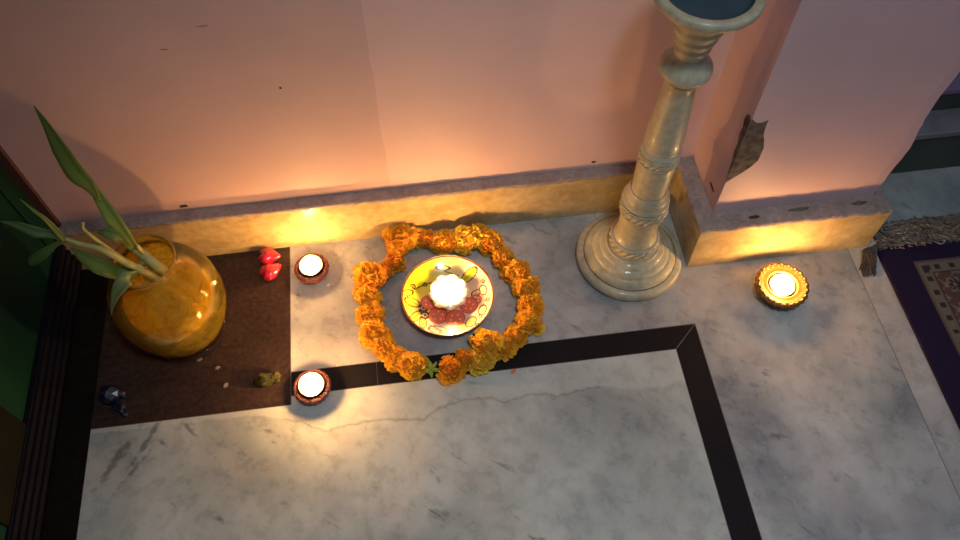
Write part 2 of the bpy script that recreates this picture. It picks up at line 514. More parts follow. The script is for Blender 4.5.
def tealight(loc, rt, z0, label, hgt=.0165, fh=.017, fr=.0042, off=(0, 0)):
    """cup candle sitting in the holder; z0 = height of the cup's base"""
    o = empty('tealight_candle', (loc[0], loc[1], loc[2]+z0))
    tag(o, label, 'candle')
    bm = bmesh.new()
    lathe(bm, [(rt-.001, 0), (rt, .001), (rt, hgt-.0006), (rt+.0006, hgt), (rt-.0005, hgt), (rt-.0008, hgt-.003)], 64, cap1=False)
    build('foil_cup', bm, M['foil'], o)
    bm = bmesh.new()
    lathe(bm, [(rt-.001, .001), (rt-.001, hgt-.0030), (rt-.003, hgt-.0038), (rt*.4, hgt-.0040), (.002, hgt-.0036)], 48)
    build('wax', bm, M['wax'], o)
    bm = bmesh.new()
    tube(bm, crv([(0, 0, hgt-.004), (.0003, 0, hgt), (off[0]*.5, off[1]*.5, hgt+.0055)], 4), .0007, 6)
    build('wick', bm, M['wick'], o)
    flame(o, hgt+.0040, fh*1.25, fr, 'flame', off)
    return o

M['clay'] = simple('terracotta_clay', (.17, .045, .040), .45, .35, 160, .2)
M['bead'] = simple('glitter_bead', (.48, .20, .10), .25, .4, 300, 0, .7, .5)
M['gold'] = simple('gold_metal', (.26, .125, .03), .42, .35, 200, .1, .5, .4)
M['gold_dark'] = simple('dark_bronze', (.10, .055, .025), .5, .3, 200)
h1, rt, rim = holder('candle_holder', (-.2065, .8045, 0), 'clay')
tag(h1, 'small red-brown clay tealight holder near the skirting, beside the two red ornaments', 'candle holder')
tealight((-.2065, .8045, 0), rt-.0006, .0062+.0045, 'lit tealight in the clay holder by the skirting, beside the red ornaments', hgt=.0165)
h2, rt, rim = holder('candle_holder', (-.2105, .569, 0), 'clay')
tag(h2, 'small red-brown clay tealight holder at the left end of the black floor strip', 'candle holder')
tealight((-.2105, .569, 0), rt-.0006, .0062+.0045, 'lit tealight in the clay holder at the left end of the black floor strip', hgt=.0165, fh=.021, fr=.005)
h3, rt3, rim = holder('candle_holder', (.6255, .650, 0), 'gold')
tag(h3, 'round gold scalloped tealight holder on the marble in front of the pink pillar', 'candle holder')
tealight((.6255, .650, 0), .0222, .0150, 'lit tealight inside the gold scalloped holder in front of the pillar', hgt=.0150, fh=.021, fr=.005)

# ------------------------------------------------------------------ painted dish with floating-flower candle
DISH = (.033, .708)
RD = .0815
def dish_paint(u, v):
    r = math.hypot(u, v)
    v -= .10*max(0, 1-r)
    left = min(1, max(0, (-u*.8+v*.6+.15)/.8))
    c = [.80+.02*left, .64+.06*left, .52-.50*left]
    if v < -.35 and u > -.45: c = [.72, .56, .50]
    if u > .45 and v < .35: c = [.80, .60, .42]
    def mixc(c, d, k): return [c[i]*(1-k)+d[i]*k for i in range(3)]
    # outlined petals, lower left and right, upper right leaves
    def ell(cx, cy, a, b, ang):
        x = (u-cx)*math.cos(ang)+(v-cy)*math.sin(ang); y = -(u-cx)*math.sin(ang)+(v-cy)*math.cos(ang)
        return math.hypot(x/a, y/b)
    ink = (.05, .035, .02)
    for cx, cy, a, b, ang, col in ((.53, .48, .22, .11, .65, (.66, .58, .05)), (-.03, .74, .15, .055, -.15, (.66, .55, .06)),
                                   (-.78, -.05, .17, .10, -.5, (.82, .62, .05)), (-.74, -.42, .17, .09, .9, (.82, .62, .06)),
                                   (-.60, -.60, .14, .08, 1.5, (.80, .60, .08)), (-.86, .18, .12, .07, .3, (.82, .62, .05)),
                                   (.16, -.80, .19, .11, .2, (.80, .50, .12)), (.42, -.70, .15, .10, .9, (.80, .56, .16)), (-.30, -.80, .2, .10, -.3, (.62, .42, .34)),
                                   (.70, -.45, .13, .08, 1.2, (.80, .56, .30)), (.78, .05, .12, .08, 1.6, (.82, .62, .38)), (.62, .02, .1, .07, .4, (.8, .55, .36))):
        e = ell(cx, cy, a, b, ang)
        if e < 1: c = list(col)
        if abs(e-1) < .035/min(a, b)*.32: c = list(ink)
        if e < .9:
            x = (u-cx)*math.cos(ang)+(v-cy)*math.sin(ang); y = -(u-cx)*math.sin(ang)+(v-cy)*math.cos(ang)
            if abs(y) < .008 and a > .15: c = mixc(c, ink, .7)
    # spirals
    def spiral(cx, cy, R, turns, w, sgn=1):
        d = math.hypot(u-cx, v-cy)
        if d > R: return False
        a = (math.atan2(v-cy, u-cx)*sgn) % (2*PI)
        for k in range(int(turns)+1):
            rr = R*(a+2*PI*k)/(2*PI*turns)
            if rr <= R and abs(d-rr) < w: return True
        return False
    for s in ((-.73, .33, .07, 1.5, .012, 1), (-.47, .39, .06, 1.5, .014, -1), (-.25, -.86, .06, 1.5, .012, 1), (.80, .25, .06, 1.5, .012, 1), (.62, -.60, .06, 1.5, .012, -1), (.52, -.80, .05, 1.4, .012, 1), (.84, -.2, .06, 1.5, .012, -1)):
        if spiral(*s): c = list(ink)
    # curved stems
    def arc(x0, x1, fn, w=.012): return x0 < u < x1 and abs(v-fn(u)) < w
    if arc(-.73, -.1, lambda x: .26+.16*math.sin((x+.73)*3.2)): c = list(ink)
    if arc(-.5, -.22, lambda x: -.62-.8*(x+.5)+1.0*(x+.5)**2*0): c = list(ink)
    if arc(.0, .3, lambda x: .66-.5*x): c = list(ink)
    # dark curls
    for cx, cy in ((-.55, -.20), (-.54, -.39)):
        d = math.hypot(u-cx, (v-cy)*1.1)
        if d < .115: c = list(ink)
        if .035 < d < .06 or (d < .115 and u < cx-.07 and abs(v-cy) < .02): c = [.6, .45, .3]
    # red berries with white dots
    for cx, cy, R in ((-.42, -.07, .17), (.60, -.14, .12), (.43, -.26, .19), (-.26, -.42, .20), (.10, -.54, .205)):
        d = math.hypot(u-cx, v-cy)
        if d < R+.014: c = [.30, .03, .02]
        if d < R:
            c = [.85, .17, .10]
            for q in range(5):
                a = q*1.256+cx*9
                if math.hypot(u-cx-R*.5*math.cos(a), v-cy-R*.5*math.sin(a)) < .022: c = [.9, .6, .45]
    if r > .965: c = [.07, .03, .02]
    return c
t = NT('painted_ceramic')
at_ = t.n('ShaderNodeAttribute', _attribute_name='paint')
t.base(at_.outputs['Color'], .22, .5); t.b.inputs['Coat Weight'].default_value = .3; t.b.inputs['Coat Roughness'].default_value = .1
M['ceramic'] = t.m
M['ceramic_out'] = simple('brown_glaze', (.16, .055, .03), .3, .2, 60)
dish = empty('ceramic_dish', (DISH[0], DISH[1], 0))
tag(dish, 'shallow painted yellow ceramic dish with red flowers and a dark rim, inside the marigold garland', 'dish')
def dz(r):   # inner surface height
    t_ = r/RD
    return .0085+.0235*t_**2.2
nr, na = 110, 300
V = [(0, 0, dz(0))]; C = [dish_paint(0, 0)]; Fc = []
for i in range(1, nr+1):
    r = RD*i/nr
    for k in range(na):
        a = 2*PI*k/na
        V.append((r*math.cos(a), r*math.sin(a), dz(r))); C.append(dish_paint(i/nr*math.cos(a), i/nr*math.sin(a)))
for k in range(na): Fc.append((0, 1+k, 1+(k+1) % na))
for i in range(1, nr):
    for k in range(na):
        a = 1+(i-1)*na+k; b = 1+(i-1)*na+(k+1) % na
        Fc.append((a, a+na, b+na, b))
pydata('painted_inside', V, Fc, M['ceramic'], dish, colors=C)
bm = bmesh.new()
lathe(bm, [(.034, 0), (.036, 0), (.036, .004), (.045, .0065), (.062, .014), (.074, .0235), (.0808, .0305), (.0820, .0322), (.0824, .0330), (.0816, .0325), (RD-.0002, dz(RD)-.0006)], 128, cap1=False)
build('outside', bm, M['ceramic_out'], dish)
cd = empty('flower_candle', (DISH[0]+.002, DISH[1]+.006, dz(0)+.0002)); tag(cd, 'lit white flower-shaped candle standing in the middle of the painted dish', 'candle')
bm = bmesh.new()
lob = lambda a, k: 1+(.07*math.cos(8*a) if 1 <= k <= 4 else 0)
lathe(bm, [(.016, .0005), (.022, .004), (.031, .012), (.034, .019), (.031, .024), (.024, .0235), (.015, .021), (.003, .0205)], 96, mod=lob)
build('wax', bm, M['wax'], cd)
bm = bmesh.new()
for k in range(8):
    a = 2*PI*(k+.5)/8
    mtx = Matrix.Rotation(a, 4, 'Z')@Matrix.Translation((.0245, 0, .0225))@Matrix.Rotation(-.5, 4, 'Y')@Matrix.Diagonal((1.0, .95, .45, 1))
    bmesh.ops.create_uvsphere(bm, u_segments=16, v_segments=10, radius=.0108, matrix=mtx)
build('petals', bm, M['wax'], cd)
bm = bmesh.new(); tube(bm, crv([(0, 0, .0205), (.0005, 0, .025), (.001, .0005, .029)], 4), .0009, 6); build('wick', bm, M['wick'], cd)
flame(cd, .0275, .027, .0068, 'flame_big')

# ------------------------------------------------------------------ marigold garland
t = NT('marigold_orange')
oi = t.n('ShaderNodeAttribute', _attribute_name='paint')
t.base(oi.outputs['Color'], .65, .25); t.b.inputs['Subsurface Weight'].default_value = .0
tr = t.n('ShaderNodeBsdfTranslucent'); t.l(oi.outputs['Color'], tr.inputs['Color'])
mx = t.n('ShaderNodeMixShader'); mx.inputs[0].default_value = .3
t.l(t.b.outputs[0], mx.inputs[1]); t.l(tr.outputs[0], mx.inputs[2]); t.l(mx.outputs[0], t.out.inputs['Surface'])
M['marigold'] = t.m
def marigold_mesh(seed, tone):
    rnd = random.Random(seed); R = .0278
    V = []; Fc = []; C = []
    # core
    N = 125; ga = PI*(3-math.sqrt(5))
    for i in range(N):
        zc = 1-1.62*(i+.5)/N            # from top to just under the equator
        a = ga*i+rnd.uniform(-.25, .25)
        rr = math.sqrt(max(0, 1-zc*zc))
        d = Vector((rr*math.cos(a), rr*math.sin(a), zc*.86)); dn = d.normalized()
        bump_ = 1+.10*math.sin(3*a+seed)*rr+rnd.uniform(-.17, .12)
        tip = d*R*bump_
        root = d*R*.45
        side = dn.cross(Vector((0, 0, 1)) if abs(dn.z) < .95 else Vector((1, 0, 0))).normalized()
        side.rotate(Matrix.Rotation(rnd.uniform(-1.1, 1.1), 3, dn))
        w = R*rnd.uniform(.21, .31)
        nrm = side.cross(dn)
        curl = rnd.uniform(.05, .22)*R
        b = len(V)
        # ruffled fan: root, mid pair, wavy tip of 4 vertices
        pts = [root-side*w*.25, root+side*w*.25, (root+tip)/2-side*w*.75+nrm*curl*.3, (root+tip)/2+side*w*.75+nrm*curl*.3]
        for k, s in enumerate((-1, -.35, .35, 1)):
            q = tip+side*w*s*1.15+nrm*(curl+R*.05*(-1 if k % 2 else 1)*rnd.uniform(.3, 1.4))+dn*R*rnd.uniform(-.07, .06)-dn*R*.10*abs(s)
            pts.append(q)
        V += [tuple(p) for p in pts]
        Fc += [(b, b+1, b+3, b+2), (b+2, b+3, b+6, b+5), (b+2, b+5, b+4), (b+3, b+7, b+6)]
        k = rnd.uniform(.82, 1.12)
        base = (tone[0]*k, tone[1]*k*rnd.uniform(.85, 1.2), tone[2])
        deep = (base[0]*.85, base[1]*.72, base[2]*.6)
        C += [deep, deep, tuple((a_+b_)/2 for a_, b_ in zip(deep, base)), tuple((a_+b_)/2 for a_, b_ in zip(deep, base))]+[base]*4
    # closed heart of the flower so no gaps show through
    bm = bmesh.new(); bmesh.ops.create_icosphere(bm, subdivisions=3, radius=R*.74)
    b = len(V)
    for v in bm.verts:
        n_ = 1+.08*math.sin(v.co.x*900)*math.cos(v.co.y*800+seed)
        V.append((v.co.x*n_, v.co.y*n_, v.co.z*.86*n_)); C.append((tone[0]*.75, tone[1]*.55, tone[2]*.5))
    for f in bm.faces: Fc.append(tuple(b+v.index for v in f.verts))
    bm.free()
    me = bpy.data.meshes.new('marigold'); me.from_pydata(V, [], Fc); me.materials.append(M['marigold'])
    for p in me.polygons: p.use_smooth = False
    ca = me.color_attributes.new('paint', 'FLOAT_COLOR', 'POINT'); flat = []
    for c in C: flat += [min(1, c[0]), c[1], c[2], 1]
    ca.data.foreach_set('color', flat); return me
OR = (.95, .54, .045); OR2 = (.96, .59, .055); OR3 = (.94, .46, .035); YL = (.97, .70, .08)
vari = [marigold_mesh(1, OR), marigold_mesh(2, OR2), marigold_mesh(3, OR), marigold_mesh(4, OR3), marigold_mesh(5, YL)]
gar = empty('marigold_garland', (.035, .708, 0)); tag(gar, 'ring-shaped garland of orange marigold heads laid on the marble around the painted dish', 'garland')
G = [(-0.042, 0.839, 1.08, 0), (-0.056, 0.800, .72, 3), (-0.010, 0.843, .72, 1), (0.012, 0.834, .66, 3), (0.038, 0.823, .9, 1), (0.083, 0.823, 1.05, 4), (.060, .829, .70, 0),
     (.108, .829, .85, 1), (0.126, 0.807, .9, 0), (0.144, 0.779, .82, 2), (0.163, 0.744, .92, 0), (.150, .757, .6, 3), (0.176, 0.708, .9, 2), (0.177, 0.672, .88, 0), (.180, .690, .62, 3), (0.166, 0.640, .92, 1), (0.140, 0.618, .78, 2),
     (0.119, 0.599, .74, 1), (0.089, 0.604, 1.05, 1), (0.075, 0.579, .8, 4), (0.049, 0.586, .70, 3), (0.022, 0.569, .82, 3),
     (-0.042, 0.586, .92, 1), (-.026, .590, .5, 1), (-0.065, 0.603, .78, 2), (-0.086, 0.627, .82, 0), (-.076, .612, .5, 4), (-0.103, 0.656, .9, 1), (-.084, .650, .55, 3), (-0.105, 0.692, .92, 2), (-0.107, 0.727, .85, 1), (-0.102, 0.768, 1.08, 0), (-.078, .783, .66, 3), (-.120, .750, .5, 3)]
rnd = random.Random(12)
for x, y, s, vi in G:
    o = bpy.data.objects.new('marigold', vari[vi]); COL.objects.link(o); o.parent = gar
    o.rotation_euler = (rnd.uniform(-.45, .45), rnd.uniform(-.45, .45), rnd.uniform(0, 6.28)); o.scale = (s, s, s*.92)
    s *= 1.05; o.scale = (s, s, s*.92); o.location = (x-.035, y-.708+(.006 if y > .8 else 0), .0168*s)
# yellow-green sepals and bud between two flowers, and the thread
t = NT('sepal_green'); t.base((.42, .50, .06), .5); M['sepal'] = t.m
bm = bmesh.new()
for i in range(16):
    a = rnd.uniform(0, 6.28); L = rnd.uniform(.010, .018); e = rnd.uniform(.1, .9)
    d = Vector((math.cos(a)*math.cos(e), math.sin(a)*math.cos(e), math.sin(e)))
    tube(bm, crv([(0, 0, .004), d*L*.5+Vector((0, 0, .004)), d*L+Vector((0, 0, .003))], 4), lambda t_: .0028*math.sin(PI*(.15+.8*t_))+.0004, 6)
build('green_sepals', bm, M['sepal'], gar, loc=(-.010-.035, .579-.708, 0.001))
bm = bmesh.new()
pts = [(x-.035, y-.708, .009) for x, y, s, vi in G if s > .72]
pts.sort(key=lambda p: math.atan2(p[1], p[0]))
tube(bm, crv(pts+[pts[0]], 4), .0006, 5); build('thread', bm, M['sepal'], gar)

def petal(name, loc, mat, rz, s, label, cat):
    bm = bmesh.new(); n = 6; m_ = 4; rows = []
    for i in range(n+1):
        t_ = i/n; w = s*.5*math.sin(PI*(.12+.80*t_))
        rows.append([bm.verts.new(((t_-.5)*s*1.5, w*(2*k/m_-1), .0012+s*.22*((2*k/m_-1)**2)*t_+.0006*math.sin(k*2))) for k in range(m_+1)])
    for a, b in zip(rows, rows[1:]):
        for k in range(m_): bm.faces.new((a[k], a[k+1], b[k+1], b[k]))
    f_ = bm.faces[:]
    r = bmesh.ops.extrude_face_region(bm, geom=f_)
    for v in [g_ for g_ in r['geom'] if isinstance(g_, bmesh.types.BMVert)]: v.co.z -= .0006
    bmesh.ops.recalc_face_normals(bm, faces=bm.faces[:])
    lo = min(v.co.z for v in bm.verts)
    for v in bm.verts: v.co.z -= lo
    o = build(name, bm, M[mat], loc=loc); o.rotation_euler.z = rz; tag(o, label, cat); return o
M['petal'] = simple('loose_petal', (.80, .25, .05), .6, .2, 200)
petal('marigold_petal', (.129, .560, .0002), 'petal', .4, .007, 'tiny orange petal fallen on the marble just below the black strip, right of the garland', 'petal')
M['droplet'] = simple('wax_droplet', (.9, .82, .62), .3, .05, 50)
for (x, y, s, lab) in ((-.180, .775, .0028, 'small pale wax drop on the marble beside the clay holder near the skirting'), (-.170, .611, .0022, 'tiny pale wax drop on the upper edge of the black strip, left of the garland')):
    bm = bmesh.new(); lathe(bm, [(s*.8, 0), (s, s*.15), (s*.8, s*.5), (s*.4, s*.7), (s*.1, s*.75)], 16, mod=lambda a, k: 1+.15*math.cos(3*a+1))
    tag(build('wax_drop', bm, M['droplet'], loc=(x, y, .0001)), lab, 'wax drop')

# ------------------------------------------------------------------ turned candlestick
t = NT('cream_lacquer')
n1 = t.noise(14, 5, .6, sc=(1, 1, .5)); n2 = t.noise(90, 4)
at2 = t.n('ShaderNodeAttribute', _attribute_name='paint')
col = t.mix(.8, t.ramp(n1, [(.3, (.42, .38, .27)), (.7, (.56, .52, .39))]), t.ramp(n2, [(.35, (.75, .73, .65)), (.65, (1, 1, 1))]), 'MULTIPLY')
t.base(col, .45, .4); t.b.inputs['Coat Weight'].default_value = .22; t.b.inputs['Coat Roughness'].default_value = .06
t.bump(n2, .03, .0005); M['cream'] = t.m
M['groove'] = simple('dark_antique_glaze', (.10, .065, .03), .4, .3, 120)
M['blue'] = simple('blue_glaze', (.018, .060, .085), .35, .15, 30)
cs = empty('candlestick', (.3745, .760, 0)); cs.rotation_euler.y = math.radians(.55)
tag(cs, 'tall turned cream candlestick with rope carved rings, standing by the pillar', 'candlestick')
def part(name, prof, mat='cream', n=96, smooth=True, cap0=True, cap1=True):
    bm = bmesh.new(); lathe(bm, prof, n, cap0=cap0, cap1=cap1)
    o = build(name, bm, M[mat], cs)
    mod = o.modifiers.new('e', 'EDGE_SPLIT'); mod.split_angle = math.radians(50)
    return o
def arcp(r0, z0, r1, z1, bulge, n=6):
    """profile arc between two points, bulging outwards"""
    out = []
    for i in range(n+1):
        t_ = i/n; out.append((r0+(r1-r0)*t_+bulge*math.sin(PI*t_), z0+(z1-z0)*t_))
    return out
part('base', [(.088, 0), (.0945, .0015)]+arcp(.0955, .004, .0955, .017, .0018)+[(.091, .0195), (.0842, .0215), (.0838, .0228)]+arcp(.0825, .024, .073, .034, .002)+[(.0715, .0345)]
     + [(.070, .0345)]+arcp(.0695, .036, .060, .045, .0025)+[(.0585, .0455)]+arcp(.058, .046, .050, .053, .002)+[(.0485, .0535), (.0475, .056), (.0475, .057)])
part('groove_line', [(.0846, .0200), (.0850, .0210), (.0846, .0226), (.083, .0232)], 'groove', cap0=False, cap1=False)
def rope(z0, z1, r, cnt=20):
    # collar with slanted gadroons between two fillets
    bm = bmesh.new()
    lathe(bm, [(r*.9, z0-.003)]+arcp(r*.985, z0-.003, r*.985, z0+.001, .0008, 3)+arcp(r*.94, z0+.001, r*.94, z1-.001, .0012, 4)+arcp(r*.985, z1-.001, r*.985, z1+.003, .0008, 3)+[(r*.9, z1+.0035)], 72)
    h = z1-z0
    for k in range(cnt):
        a = 2*PI*k/cnt; pts = []
        for i in range(5):
            t_ = i/4; aa = a+.42*(t_-.5)*2*(2*PI/cnt)*1.4
            pts.append((r*.955*math.cos(aa), r*.955*math.sin(aa), z0+.0012+(h-.0024)*t_))
        tube(bm, pts, lambda t_: .0036*math.sin(PI*(.18+.64*t_))*(r/.04), 8)
    return build('rope_ring', bm, M['cream'], cs)
rope(.060, .078, .0435)
part('lower_stem', [(.0385, .080), (.0375, .084), (.0345, .088), (.0335, .092), (.0338, .12), (.0345, .145), (.0352, .150), (.036, .154)])
rope(.157, .176, .040)
part('lower_collar', [(.0355, .178)]+arcp(.0375, .180, .0375, .190, .0025)+[(.0355, .1925), (.0362, .195), (.0362, .199), (.0335, .203), (.032, .206), (.030, .212)])
part('middle_stem', [(.0285, .209), (.0282, .215), (.0290, .24), (.0300, .27), (.0303, .280), (.0296, .286)])
rope(.289, .304, .0318, 18)
part('upper_collar', [(.029, .305)]+arcp(.030, .307, .0295, .316, .002)+[(.0282, .318), (.0292, .321), (.0285, .325), (.027, .328)])
part('shaft', [(.0280, .326), (.0290, .336), (.0288, .35), (.0268, .38), (.0245, .41), (.0228, .44), (.0222, .450), (.0240, .453), (.0246, .457), (.0236, .461), (.0215, .463)])
part('disc', [(.021, .462), (.025, .464), (.0320, .468), (.0362, .474), (.0368, .479), (.0355, .484), (.0310, .490), (.0262, .495), (.0230, .499), (.0220, .503)])
part('neck', [(.0215, .500), (.0215, .506), (.0232, .512), (.0252, .516), (.0258, .520), (.0246, .523), (.0252, .526), (.0290, .533), (.0302, .537), (.0292, .540), (.0300, .543), (.0345, .551), (.0362, .557), (.0350, .5605), (.0365, .563), (.042, .572), (.0455, .580), (.050, .587)])
part('cup', [(.046, .584), (.056, .5885), (.0655, .5925), (.0690, .597), (.0696, .602), (.0686, .606), (.0660, .608), (.0600, .6075), (.0568, .606), (.0562, .603)], cap1=False)
part('cup_inside', [(.0562, .6035), (.0545, .599), (.050, .594), (.040, .590), (.020, .588), (.002, .5875)], 'blue', cap0=False)

# ------------------------------------------------------------------ amber vase
def amber(name, tint, dens, diff, ior=1.45):
    t = NT(name)
    for n_ in list(t.t.nodes):
        if n_.type == 'BSDF_PRINCIPLED': t.t.nodes.remove(n_)
    tr = t.n('ShaderNodeBsdfTransparent'); tr.inputs['Color'].default_value = (*tint, 1)
    tl = t.n('ShaderNodeBsdfTranslucent'); tl.inputs['Color'].default_value = (*diff, 1)
    df = t.n('ShaderNodeBsdfDiffuse'); df.inputs['Color'].default_value = (*diff, 1)
    gl = t.n('ShaderNodeBsdfGlossy', Roughness=.04); gl.inputs['Color'].default_value = (1, 1, 1, 1)
    a = t.n('ShaderNodeMixShader'); a.inputs[0].default_value = .45; t.l(tl.outputs[0], a.inputs[1]); t.l(df.outputs[0], a.inputs[2])
    b = t.n('ShaderNodeMixShader')
    nz = t.noise(38, 6, .65, 1.2)
    t.l(t.ramp(nz, [(.36, (dens*.35,)*3), (.64, (min(1, dens*1.5),)*3)]), b.inputs[0]); t.l(tr.outputs[0], b.inputs[1]); t.l(a.outputs[0], b.inputs[2])
    lw = t.n('ShaderNodeFresnel', IOR=ior)
    c = t.n('ShaderNodeMixShader'); t.l(lw.outputs[0], c.inputs[0]); t.l(b.outputs[0], c.inputs[1]); t.l(gl.outputs[0], c.inputs[2])
    bp = t.n('ShaderNodeBump', Strength=.4, Distance=.0015); t.l(nz, bp.inputs['Height'])
    t.l(bp.outputs[0], gl.inputs['Normal'])
    t.l(c.outputs[0], t.out.inputs['Surface']); return t.m
M['amber'] = amber('amber_glass', (1.0, .90, .58), .20, (.88, .70, .08), 1.22)
M['amber_water'] = amber('amber_water', (1.0, .88, .5), .80, (.86, .68, .06), 1.03)
M['clear_amber'] = amber('clear_glass_foot', (.80, .62, .48), .06, (.4, .22, .1))
VX, VY = -.427, .716
vs_ = empty('glass_vase', (VX, VY, 0)); tag(vs_, 'round amber glass vase holding green bamboo shoots, on the dark brown floor slab', 'vase')
outp = [(.050, .006), (.060, .016), (.0725, .036), (.0815, .060), (.0880, .086), (.0900, .112), (.0875, .137), (.080, .160), (.068, .180), (.057, .194), (.0495, .204), (.0462, .213), (.0462, .219), (.0482, .225)]
inn = [(r-.0028, z) for r, z in reversed(outp[1:])]+[(.045, .012)]
bm = bmesh.new(); lathe(bm, outp+[(.0478, .2268)]+inn, 96); build('body', bm, M['amber'], vs_)
bm = bmesh.new(); lathe(bm, [(.052, 0), (.061, .0), (.0660, .003), (.0660, .008), (.0600, .0105), (.045, .0112)], 96); build('foot', bm, M['clear_amber'], vs_)
bm = bmesh.new()
wl = [(r-.0042, z) for r, z in outp[1:] if z < .198]
wl[0] = (wl[0][0]-.002, .0175)
lathe(bm, wl+[(.0475, .201)], 64); build('water', bm, M['amber_water'], vs_)
bm = bmesh.new()
for k in range(1): tube(bm, [(.0478*math.cos(a), .0478*math.sin(a), .2262) for a in [2*PI*i/72 for i in range(73)]], .0017, 8)
t = NT('amber_rim'); t.base((.75, .36, .07), .1, .7); t.b.inputs['Transmission Weight'].default_value = .4; M['rimglass'] = t.m
build('rim', bm, M['rimglass'], vs_)

# ------------------------------------------------------------------ bamboo shoots (one per stalk)
t = NT('bamboo_leaf')
sx = t.n('ShaderNodeAttribute', _attribute_name='paint')
t.base(sx.outputs['Color'], .42, .45)
tr = t.n('ShaderNodeBsdfTranslucent'); t.l(sx.outputs['Color'], tr.inputs['Color'])
mx = t.n('ShaderNodeMixShader'); mx.inputs[0].default_value = .3
t.l(t.b.outputs[0], mx.inputs[1]); t.l(tr.outputs[0], mx.inputs[2]); t.l(mx.outputs[0], t.out.inputs['Surface']); M['leaf'] = t.m
M['stalk'] = simple('bamboo_stalk', (.48, .43, .13), .45, .25, 50, .1)
M['root'] = simple('submerged_stalk', (.55, .45, .14), .5, .3, 40)

def leaf(parent, pts, widths, nrm, c0, c1, fold=.25, loc0=(0, 0, 0)):
    """blade along pts; nrm = side the upper face looks to"""
    P = crv(pts, 7); N = len(P); V = []; C = []; Fc = []; nrm = Vector(nrm)
    L0 = Vector(loc0)
    for i, p in enumerate(P):
        t_ = i/(N-1); d = (P[min(i+1, N-1)]-P[max(i-1, 0)]).normalized()
        s = d.cross(nrm).normalized(); up = s.cross(d)
        f = t_*(len(widths)-1); k = min(int(f), len(widths)-2); w = widths[k]+(widths[k+1]-widths[k])*(f-k)
        w *= .66
        for j, u in enumerate((-1, -.5, 0, .5, 1)):
            V.append(tuple(p-L0+s*w*u+up*(abs(u)*w*fold)))
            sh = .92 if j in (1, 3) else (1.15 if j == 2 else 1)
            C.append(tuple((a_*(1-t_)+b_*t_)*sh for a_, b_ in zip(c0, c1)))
    for i in range(N-1):
        for j in range(4):
            a = i*5+j; Fc.append((a, a+1, a+6, a+5))
    o = pydata('leaf', V, Fc, M['leaf'], parent, colors=C)
    md = o.modifiers.new('s', 'SOLIDIFY'); md.thickness = .0007; md.offset = 0
    return o
def stalk(parent, pts, r, L0, nodes=(), name='stalk', mat='stalk'):
    P = crv(pts, 10); bm = bmesh.new(); N = len(P)
    def rf(t_):
        k = r(t_) if callable(r) else r
        for q in nodes:
            k *= 1+.22*math.exp(-((t_-q)/.02)**2)
        return k
    tube(bm, [p-Vector(L0) for p in P], rf, 12)
    return build(name, bm, M[mat], parent)
toCam = (0, -.6, .8)
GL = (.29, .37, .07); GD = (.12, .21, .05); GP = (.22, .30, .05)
# tall stalk
LA = at(157, 265, .715); LA = Vector((-.385, .735, .030))
A = empty('bamboo_shoot', LA); tag(A, 'bamboo shoot in the amber vase with the tall upright pointed leaf', 'plant', 'bamboo shoots in the amber vase')
a0 = at(160, 268, .703); a1 = at(142, 254, .715); a2 = at(128, 243, .722); a3 = at(112, 222, .728)
stalk(A, [LA, (-.388, .72, .11), a0, a1, a2], lambda t_: .0088-.002*t_, LA, (.3, .52, .72, .86))
stalk(A, [at(146, 258, .714), at(140, 250, .712)+Vector((0, 0, .004)), at(137, 246, .710)], lambda t_: .004-.002*t_, LA, name='node_bud')
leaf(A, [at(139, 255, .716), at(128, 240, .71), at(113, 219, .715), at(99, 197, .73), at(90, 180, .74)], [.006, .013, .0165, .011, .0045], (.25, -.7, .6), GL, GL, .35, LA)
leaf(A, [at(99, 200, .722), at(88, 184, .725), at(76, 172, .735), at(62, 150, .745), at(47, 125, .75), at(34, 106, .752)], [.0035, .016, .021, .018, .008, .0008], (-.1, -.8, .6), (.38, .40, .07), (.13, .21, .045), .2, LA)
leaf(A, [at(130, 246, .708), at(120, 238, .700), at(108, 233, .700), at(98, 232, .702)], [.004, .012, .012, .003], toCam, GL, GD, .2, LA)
# left-leaning stalk
LB = Vector((-.372, .705, .030))
Bb = empty('bamboo_shoot', LB); tag(Bb, 'left-leaning bamboo shoot in the amber vase, forked into small leaves', 'plant', 'bamboo shoots in the amber vase')
stalk(Bb, [LB, (-.392, .70, .12), at(150, 275, .692), at(128, 264, .69), at(103, 250, .69), at(80, 244, .695), at(63, 238, .70)], lambda t_: .0080-.0052*t_, LB, (.22, .42, .5, .62))
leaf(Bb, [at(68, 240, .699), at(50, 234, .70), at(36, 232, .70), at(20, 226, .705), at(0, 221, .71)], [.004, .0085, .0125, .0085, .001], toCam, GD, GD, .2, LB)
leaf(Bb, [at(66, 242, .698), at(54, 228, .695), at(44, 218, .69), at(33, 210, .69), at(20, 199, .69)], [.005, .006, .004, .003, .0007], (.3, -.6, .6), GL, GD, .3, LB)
leaf(Bb, [at(64, 240, .699), at(54, 246, .695), at(43, 254, .69), at(34, 260, .69), at(29, 264, .69)], [.003, .0065, .0115, .0115, .004], toCam, (.16, .24, .05), (.12, .22, .05), .2, LB)
